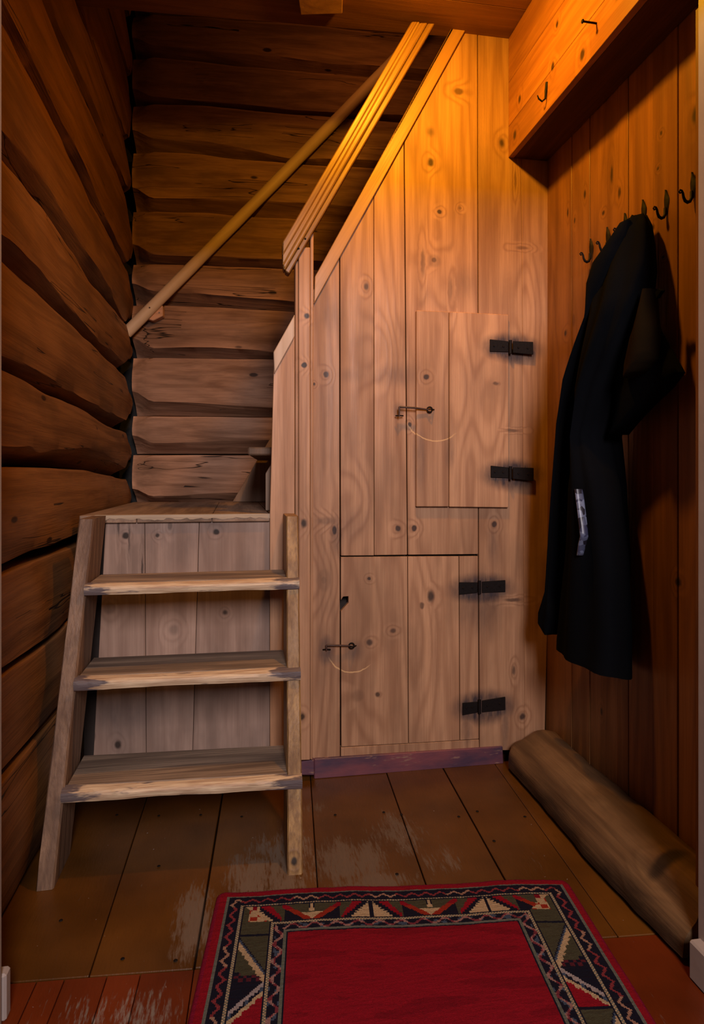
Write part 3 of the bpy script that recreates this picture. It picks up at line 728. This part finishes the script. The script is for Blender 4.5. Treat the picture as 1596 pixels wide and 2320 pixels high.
# ------------------------------------------------------------------ sill log along the right wall
bm = bmesh.new(); k = 60; rings = []
for i in range(k+1):
    t = i/k; y = 1.18+(2.092-1.18)*t
    e = sstep(0, .05, 2.10-y)
    ring_ = []
    cx_, cz_ = 1.005, .022
    for j in range(22):
        a = math.radians(-20+220*j/21) if False else math.radians(-5+190*j/21)
        rx, rz = .127, .108
        x = cx_+math.cos(a)*rx; z = cz_+math.sin(a)*rz
        # hewn facets
        fct = .90+.10*abs(math.cos(a*2.1+.35*math.sin(y*4)))
        w = noise.noise(Vector((y*3, a*1.5, 2)))*.012+noise.noise(Vector((y*14, a*4, 7)))*.004
        rr = fct*(e*.16+.84)+w*6*.1/.12*.1
        x = cx_+math.cos(a)*(rx*rr+w); z = cz_+math.sin(a)*(rz*rr+w)
        x = min(x, XR-.004); z = max(z, .001)
        ring_.append(bm.verts.new((x, y, z)))
    rings.append(ring_)
for i in range(k):
    for j in range(21): bm.faces.new([rings[i][j], rings[i+1][j], rings[i+1][j+1], rings[i][j+1]])
    bm.faces.new([rings[i][21], rings[i+1][21], rings[i+1][0], rings[i][0]])
bm.faces.new(rings[0]); bm.faces.new(list(reversed(rings[-1])))
o = link('sill_log', bm, M_sill, None, True, 50)
tag(o, 'rounded old sill log lying on the floor along the right wall', 'log', kind='structure')

# ------------------------------------------------------------------ coat hooks and nails
def hook_meshes():
    # local frame: wall at x=0, room towards -x, origin at the spine's centre; z up
    b1 = bmesh.new()
    zz = [.040, .030, .016, .004, -.010, -.022]; ww = [.0008, .0045, .0105, .0095, .0058, .0046]
    R = []
    for z, w in zip(zz, ww):
        R.append([b1.verts.new(p) for p in ((0, -w, z), (-.0035, -w*.5, z), (-.0050, 0, z), (-.0035, w*.5, z), (0, w, z))])
    for i in range(len(R)-1):
        for j in range(4): b1.faces.new([R[i][j], R[i][j+1], R[i+1][j+1], R[i+1][j]])
        b1.faces.new([R[i][4], R[i][0], R[i+1][0], R[i+1][4]])
    b1.faces.new(R[0]); b1.faces.new(list(reversed(R[-1])))
    pts = [(-.003, 0, -.006), (-.004, 0, -.022), (-.008, 0, -.030), (-.014, 0, -.033), (-.021, 0, -.030), (-.025, 0, -.022), (-.027, 0, -.012), (-.030, 0, -.006), (-.034, 0, -.005), (-.037, 0, -.009), (-.034, 0, -.013), (-.031, 0, -.011)]
    rr = [.0042, .0042, .0042, .0040, .0036, .0032, .0028, .0024, .0023, .0021, .0019, .0017]
    b2 = tube(pts, rr, 8)
    return b1, b2
b1, b2 = hook_meshes()
hk = [(1340, 545, 570, 'iron coat hook nearest the partition, left of the black jacket'), (1378, 513, 545, 'iron coat hook second from the partition, its curl just left of the jacket hood'),
      (1418, 483, 515, 'iron coat hook half hidden behind the jacket hood, only its tip showing'), (1459, 456, 486, 'iron coat hook that the black jacket hangs on'),
      (1511, 430, 466, 'bare iron coat hook just right of the black jacket'), (1571, 392, 428, 'bare iron coat hook nearest the camera, at the right edge')]
proto = None
for i, (px, tip, mid, lab) in enumerate(hk):
    p = onX(px, mid, XR-.003)
    if proto is None:
        r = empty('coat_hook', p); a = link('spear_plate', b1, M_iron, r, True, 50); a.location = (0, 0, 0); b = link('hook_arm', b2, M_iron, r, True, 60); b.location = (0, 0, 0); proto = (r, a, b)
    else:
        r = proto[0].copy(); col.objects.link(r); r.location = p
        for q in proto[1:]:
            c = q.copy(); col.objects.link(c); c.parent = r
    tag(r, lab, 'hook', 'wrought iron coat hooks on the right wall')
p = onX(1240, 208, .914); r = empty('coat_hook', p, 'thin iron hook on the side of the boxed beam', 'hook')
link('hook_arm', tube([p+Vector(q) for q in ((0, 0, .028), (-.003, 0, .006), (-.006, 0, -.022), (-.016, 0, -.031), (-.027, 0, -.024), (-.031, 0, -.014))], [.005, .0045, .0028, .0026, .0024, .0018], 8), M_iron, r, True, 60)
p = onX(1352, 53, .914); r = empty('nail', p, 'long bent iron nail sticking out of the boxed beam', 'nail')
link('shank', tube([p+Vector((.002, 0, 0)), p+Vector((-.038, 0, .001))], .0026, 8), M_iron, r, True, 60)
link('head', tube([p+Vector((-.038, 0, .001)), p+Vector((-.041, 0, .001))], [.0055, .005], 8), M_iron, r)

# ------------------------------------------------------------------ black hooded jacket on the hook
def cloth(name, colr, rough=.85, sheen=.0):
    N = NT(name); P = N.pos()
    n = N.noise(P, 420, 2, .5); b = N.noise(P, 9, 3, .5)
    N.put(N.b.inputs['Base Color'], N.mix(b, tuple(k*.8 for k in colr), tuple(k*1.2 for k in colr)))
    N.b.inputs['Roughness'].default_value = 1.0; N.b.inputs['Specular IOR Level'].default_value = .04
    N.bump(N.math('MULTIPLY_ADD', n, .3, b), .25, .006)
    return N.m
M_cloth = cloth('black_jacket_cloth', (.0030, .0032, .0042)); M_lin = cloth('dark_olive_lining', (.010, .006, .0025)); M_sleeve = cloth('black_sleeve_cloth', (.0024, .0026, .0034))
def shiny():
    N = NT('blue_grey_printed_lining'); P = N.pos()
    v = N.n('TexVoronoi'); N.put(v.inputs['Vector'], P); v.inputs['Scale'].default_value = 70
    s_ = N.n('SeparateColor'); N.put(s_.inputs[0], v.outputs['Color'])
    c = N.mix(s_.outputs[0], (.02, .02, .05), (.16, .18, .26)); c = N.mix(N.math('GREATER_THAN', s_.outputs[1], .62), c, (.015, .012, .02))
    N.put(N.b.inputs['Base Color'], c); N.b.inputs['Roughness'].default_value = .35
    return N.m
M_shiny = shiny()
def fit(pxl, pxr, cx, b):
    """ellipse centre y and half length so that both silhouettes meet the two pixel columns"""
    def nrm(px): r = ray(px, CY); return Vector((-r.y, r.x)).normalized()   # left normal
    nl, nr = nrm(pxl), nrm(pxr)
    cy = onX((pxl+pxr)/2, CY, cx).y; a = .05
    for _ in range(60):
        # signed distances: left edge  nl.c + r = 0 ; right edge nr.c - r = 0
        rl = math.sqrt((nl.x*b)**2+(nl.y*a)**2); rr = math.sqrt((nr.x*b)**2+(nr.y*a)**2)
        f1 = nl.x*cx+nl.y*cy+rl; f2 = nr.x*cx+nr.y*cy-rr
        dc = -(f1+f2)/(nl.y+nr.y)
        cy += dc*.6
        a *= 1 + max(-.3, min(.3, (f1-f2)*-2.5)) * -1 if False else 1
        g = (f2-f1)
        a = max(.006, a+g*.0-(f1-f2)*.9*(1 if nl.y < 0 else -1)*-1*.0)
        # width update: needed total half width vs present
        need = abs((nr.x-nl.x)*cx+(nr.y-nl.y)*cy)
        have = rl+rr
        a = max(.006, a*(1+max(-.4, min(.4, (need-have)/max(have, 1e-4)))*.7))
    return cy, a
def garment(name, rows, m, parent, folds=5, amp=.006, seg=40, seed=0, sub=3, top=True):
    """rows: (py, px left, px right, centre distance from the wall, half thickness)"""
    keys = []
    for py, l, r, c, b in rows:
        cx = XR-c; cy, a = fit(l, r, cx, b)
        R_ = ray((l+r)/2, py); 
        depth = cx*SN+cy*CS
        z = CAMZ+(CY-py)/F*depth
        keys.append((cx, cy, z, a, b))
    bm = bmesh.new(); rings = []
    nk = len(keys); K = []
    for i in range(nk-1):
        for s in range(sub):
            t = s/sub; K.append((i+t, [keys[i][q]+(keys[i+1][q]-keys[i][q])*t for q in range(5)]))
    K.append((nk-1, list(keys[-1])))
    for t, (cx, cy, z, a, b) in K:
        ring_ = []
        for j in range(seg):
            th = 2*math.pi*j/seg
            w = amp*math.sin(folds*th+seed+t*.35)+amp*.7*noise.noise(Vector((math.cos(th)*2, math.sin(th)*2, t*.5+seed)))
            w *= min(1.0, t/2+.2)
            x = cx+math.cos(th)*(b+w*.7); y = cy+math.sin(th)*(a+w*.5)
            ring_.append(bm.verts.new((min(x, XR-.0035), y, z)))
        rings.append(ring_)
    for i in range(len(rings)-1):
        for j in range(seg): bm.faces.new([rings[i][j], rings[i][(j+1) % seg], rings[i+1][(j+1) % seg], rings[i+1][j]])
    bm.faces.new(rings[0]); bm.faces.new(list(reversed(rings[-1])))
    return link(name, bm, m, parent, True, 70)
jk = empty('jacket', (XR-.08, 1.6, .5), 'long black hooded jacket hanging on the right wall by its hood', 'jacket')
garment('body', [(491, 1430, 1452, .046, .010), (500, 1408, 1464, .048, .020), (530, 1385, 1474, .055, .032), (580, 1362, 1480, .062, .042), (640, 1345, 1484, .075, .055), (700, 1340, 1478, .085, .065),
                 (780, 1325, 1455, .09, .07), (880, 1305, 1425, .09, .075), (990, 1298, 1405, .09, .075), (1100, 1290, 1418, .09, .075), (1250, 1285, 1429, .085, .07), (1400, 1272, 1432, .08, .065), (1475, 1266, 1432, .08, .062), (1499, 1266, 1434, .08, .062)],
        M_cloth, jk, folds=7, amp=.010, seed=1)
garment('hood', [(505, 1402, 1430, .085, .012), (540, 1380, 1425, .095, .022), (590, 1342, 1410, .105, .030), (640, 1330, 1395, .11, .034), (710, 1330, 1380, .11, .034), (770, 1320, 1360, .10, .028), (800, 1312, 1340, .10, .02)], M_cloth, jk, folds=3, amp=.005, seed=4)
garment('sleeve', [(700, 1335, 1362, .115, .022), (780, 1308, 1345, .12, .03), (860, 1278, 1330, .125, .036), (960, 1262, 1316, .125, .038), (1100, 1254, 1304, .12, .038), (1250, 1244, 1292, .115, .038), (1340, 1236, 1284, .11, .036), (1392, 1222, 1278, .11, .036), (1415, 1220, 1275, .11, .036), (1437, 1238, 1268, .11, .03)],
        M_sleeve, jk, folds=4, amp=.006, seed=2)
garment('sleeve', [(690, 1440, 1490, .06, .03), (760, 1420, 1502, .062, .034), (820, 1400, 1530, .062, .036), (862, 1395, 1554, .06, .036), (890, 1395, 1530, .06, .036), (930, 1395, 1480, .06, .034), (985, 1390, 1412, .06, .03)],
        M_sleeve, jk, folds=3, amp=.004, seed=6)
garment('lining', [(655, 1462, 1484, .085, .02), (700, 1445, 1492, .092, .026), (760, 1425, 1496, .098, .030), (820, 1412, 1494, .10, .030), (845, 1410, 1475, .10, .028), (855, 1412, 1455, .10, .024)], M_lin, jk, folds=3, amp=.004, seed=9)
o = link('hanger_strap', prism([onX(a, b, XR-.075) for a, b in ((1478, 668), (1492, 654), (1500, 658), (1488, 676))], (.01, 0, 0), .001), M_sleeve, jk)
garment('printed_lining', [(1108, 1308, 1316, .158, .012), (1150, 1309, 1325, .160, .012), (1190, 1313, 1331, .160, .012), (1215, 1319, 1330, .160, .012), (1232, 1314, 1326, .158, .012), (1258, 1310, 1320, .155, .010)], M_shiny, jk, folds=2, amp=.001, seed=3)

# ------------------------------------------------------------------ rug
def rug():
    c0 = onZ(498, 2028, .0); c0 = Vector((c0.x-.004, c0.y+.002, 0))
    ang = math.radians(-6.2)
    e = Vector((math.cos(ang), math.sin(ang), 0)); dn = Vector((math.sin(ang), -math.cos(ang), 0))
    dn = Vector((-math.sin(-ang), -math.cos(ang), 0))
    Wd, Ln, cs = .852, 1.20, .0032
    nx, ny = int(Wd/cs), int(Ln/cs)
    RED, MAG, DRED, NAVY, GRN, CREAM, GREY, ORG, BLU = (.25, .004, .012), (.22, .005, .026), (.20, .003, .010), (.006, .007, .016), (.060, .055, .030), (.46, .32, .18), (.13, .135, .11), (.28, .022, .008), (.05, .07, .11)
    def zig(u, per, amp): return abs(((u/per) % 1)*2-1)*amp
    def colour(i, j):
        x = i*cs; y = j*cs
        s = min(x, Wd-x); t = min(y, Ln-y)
        # band coordinate: side bands 175 mm, top bands 143 mm
        ks, kt = s/.175, t/.150
        side = ks < kt
        k = min(ks, kt); u = y if side else x                  # running coordinate
        if k < .045: return MAG
        if k < .13: return RED
        if k < .165: return GREY
        if k < .18: return NAVY
        if k < .33:
            v = (k-.18)/.15; zz = zig(u, .034, 1)
            if abs(v-.25-.5*zz) < .13: return (.22, .03, .035) if (int(u/.06) % 3) else (.34, .18, .12)
            return NAVY
        if k < .345: return NAVY
        if k < .375: return GREY if (i+j) % 2 else CREAM
        if k < .40: return NAVY
        if k < .745:
            v = (k-.40)/.345; q = cs
            if side:
                per = .23; w = ((u-.150) % per)/per; odd = int((u-.150)/per) % 2
                vv = v if s == x else v
                st = lambda a: math.floor(a*18)/18
                w1 = st(w)+.10*v*0
                d = w-.42*v
                if w < .02: return NAVY
                if u < .150:
                    # corner block
                    if v > .2 and v < .9 and u < .11: return CREAM if (int(u/.012)+int(v*4)) % 3 else ORG
                    return GRN
                if .04 < d < .06: return NAVY
                if .06 <= d < .09: return BLU
                if .09 <= d < .17+.02*(int(u/.007) % 2): return CREAM
                if .17 <= d < .40 and w < .50: return GRN
                if w < .56 and w > .46: return (.09, .012, .02) if (int(u/.008)+int(v*7)) % 2 else NAVY
                d2 = (w-.56)-.30*(1-v)
                if d2 < 0 and w >= .5: return NAVY
                if w >= .5 and d2 < .05+.015*(int(v*14) % 2): return (.33, .27, .26)
                if w >= .5 and d2 < .10: return NAVY if (int(v*9) % 4) else BLU
                if w >= .5 and d2 < .145+.02*(int(v*10) % 2): return CREAM
                if w >= .5: return RED
                return GRN
            per = .135; w = ((u-Wd/2) % per)/per; c = abs(w-.5)*2      # 0 centre, 1 edge
            step = math.floor(v*8)/8
            if u < .105 or u > Wd-.105:
                if (int(u/.011)+int(v*4)) % 4 == 0: return DRED
                return CREAM if v < .55 else ORG
            odd = int(math.floor((u-Wd/2)/per)) % 2
            if odd:
                # tree with stepped branches
                if c < .06: return NAVY
                if c < .16+.72*step-.10*((v*8) % 1 > .5): return CREAM if c < .10+.68*step else NAVY
                if c < .30+.72*step: return NAVY
                return RED if c < .62+.5*step else GRN
            if c < .10 and v < .45: return CREAM if c < .05 or v > .3 else NAVY
            if abs(c-(1-v*.9)) < .14: return ORG if v > .3 else RED
            if c < (1-v*.9): return GRN if v < .55 else CREAM
            return NAVY if c < .93 else GRN
        if k < .765: return NAVY
        if k < .80: return GREY if (i+j) % 2 else CREAM
        if k < .93:
            v = (k-.80)/.13; h = noise.noise(Vector((u*55, v*2.2, 3)))
            if abs(v-.5-.35*math.sin(u*130)) < .17: return (.30, .15, .13) if h > 0 else (.18, .03, .04)
            return NAVY if h < .25 else BLU
        if k < .965: return GREY if not side else (.12, .13, .10)
        if k < .985: return NAVY
        return RED if noise.noise(Vector((x*6, y*30, 0))) > -.15 else DRED
    verts = []; cols = []
    r0 = .022
    def pos(i, j):
        x = i*cs; y = j*cs
        # rounded corners
        for cx_, sx in ((r0, -1), (Wd-r0, 1)):
            for cy_, sy in ((r0, -1), (Ln-r0, 1)):
                if (x-cx_)*sx > 0 and (y-cy_)*sy > 0:
                    dx, dy = x-cx_, y-cy_; m = max(abs(dx), abs(dy)); l = math.hypot(dx, dy)
                    if l > 1e-6: x = cx_+dx*m/l; y = cy_+dy*m/l
        wv = .0035*math.sin(x*15+.6)+.002*noise.noise(Vector((x*20, 0, 1)))
        y2 = y+wv*max(0, 1-y/.5)
        ed = min(i, j, nx-i, ny-j)
        z = .0075*(1-math.exp(-(ed+.6)*.9))+.0016*noise.noise(Vector((x*9, y*9, 4)))+.0012*noise.noise(Vector((i*.8, j*.8, 2)))+.0025
        p = c0+e*x+dn*y2
        return (p.x, p.y, z)
    for j in range(ny+1):
        for i in range(nx+1): verts.append(pos(i, j))
    faces = []; W1 = nx+1
    for j in range(ny):
        for i in range(nx):
            faces.append((j*W1+i, (j+1)*W1+i, (j+1)*W1+i+1, j*W1+i+1)); 
            c = colour(i, j); f = 1+.18*noise.noise(Vector((i*.9, j*.9, 9)))+.10*noise.noise(Vector((i*.05, j*.35, 5)))
            cols.append((c[0]*f, c[1]*f, c[2]*f, 1))
    # skirt down to the floor
    def rim(a, b):
        ia, ib = a, b
        va = len(verts); verts.append((verts[ia][0], verts[ia][1], .0006)); vb = len(verts); verts.append((verts[ib][0], verts[ib][1], .0006))
        faces.append((ia, ib, vb, va)); cols.append((*MAG, 1))
    for i in range(nx): rim(i, i+1); rim(ny*W1+i+1, ny*W1+i)
    for j in range(ny): rim((j+1)*W1, j*W1); rim(j*W1+nx, (j+1)*W1+nx)
    me = bpy.data.meshes.new('rug'); me.from_pydata(verts, [], faces)
    at = me.color_attributes.new('knots', 'FLOAT_COLOR', 'CORNER')
    data = []
    for f_, c in zip(faces, cols): data += list(c)*4
    at.data.foreach_set('color', data)
    for p in me.polygons: p.use_smooth = True
    N = NT('wool_pile'); a = N.n('Attribute', attribute_name='knots')
    n = N.noise(N.pos(), 700, 2, .6); b = N.noise(N.vm('MULTIPLY', N.pos(), (30, 160, 1)), 1, 3, .6)
    c = N.mix(N.mr(n, .3, .7, 0, .35), a.outputs['Color'], (0.01, .004, .006))
    c = N.mix(N.mr(b, .5, .75, 0, .3), c, (.02, .003, .006))
    N.put(N.b.inputs['Base Color'], c); N.b.inputs['Roughness'].default_value = .95; N.b.inputs['Specular IOR Level'].default_value = .1
    N.bump(N.math('ADD', n, b), .6, .004)
    me.materials.append(N.m)
    o = bpy.data.objects.new('rug', me); col.objects.link(o)
    tag(o, 'red woven rug with navy and cream patterned border on the floor', 'rug')
rug()
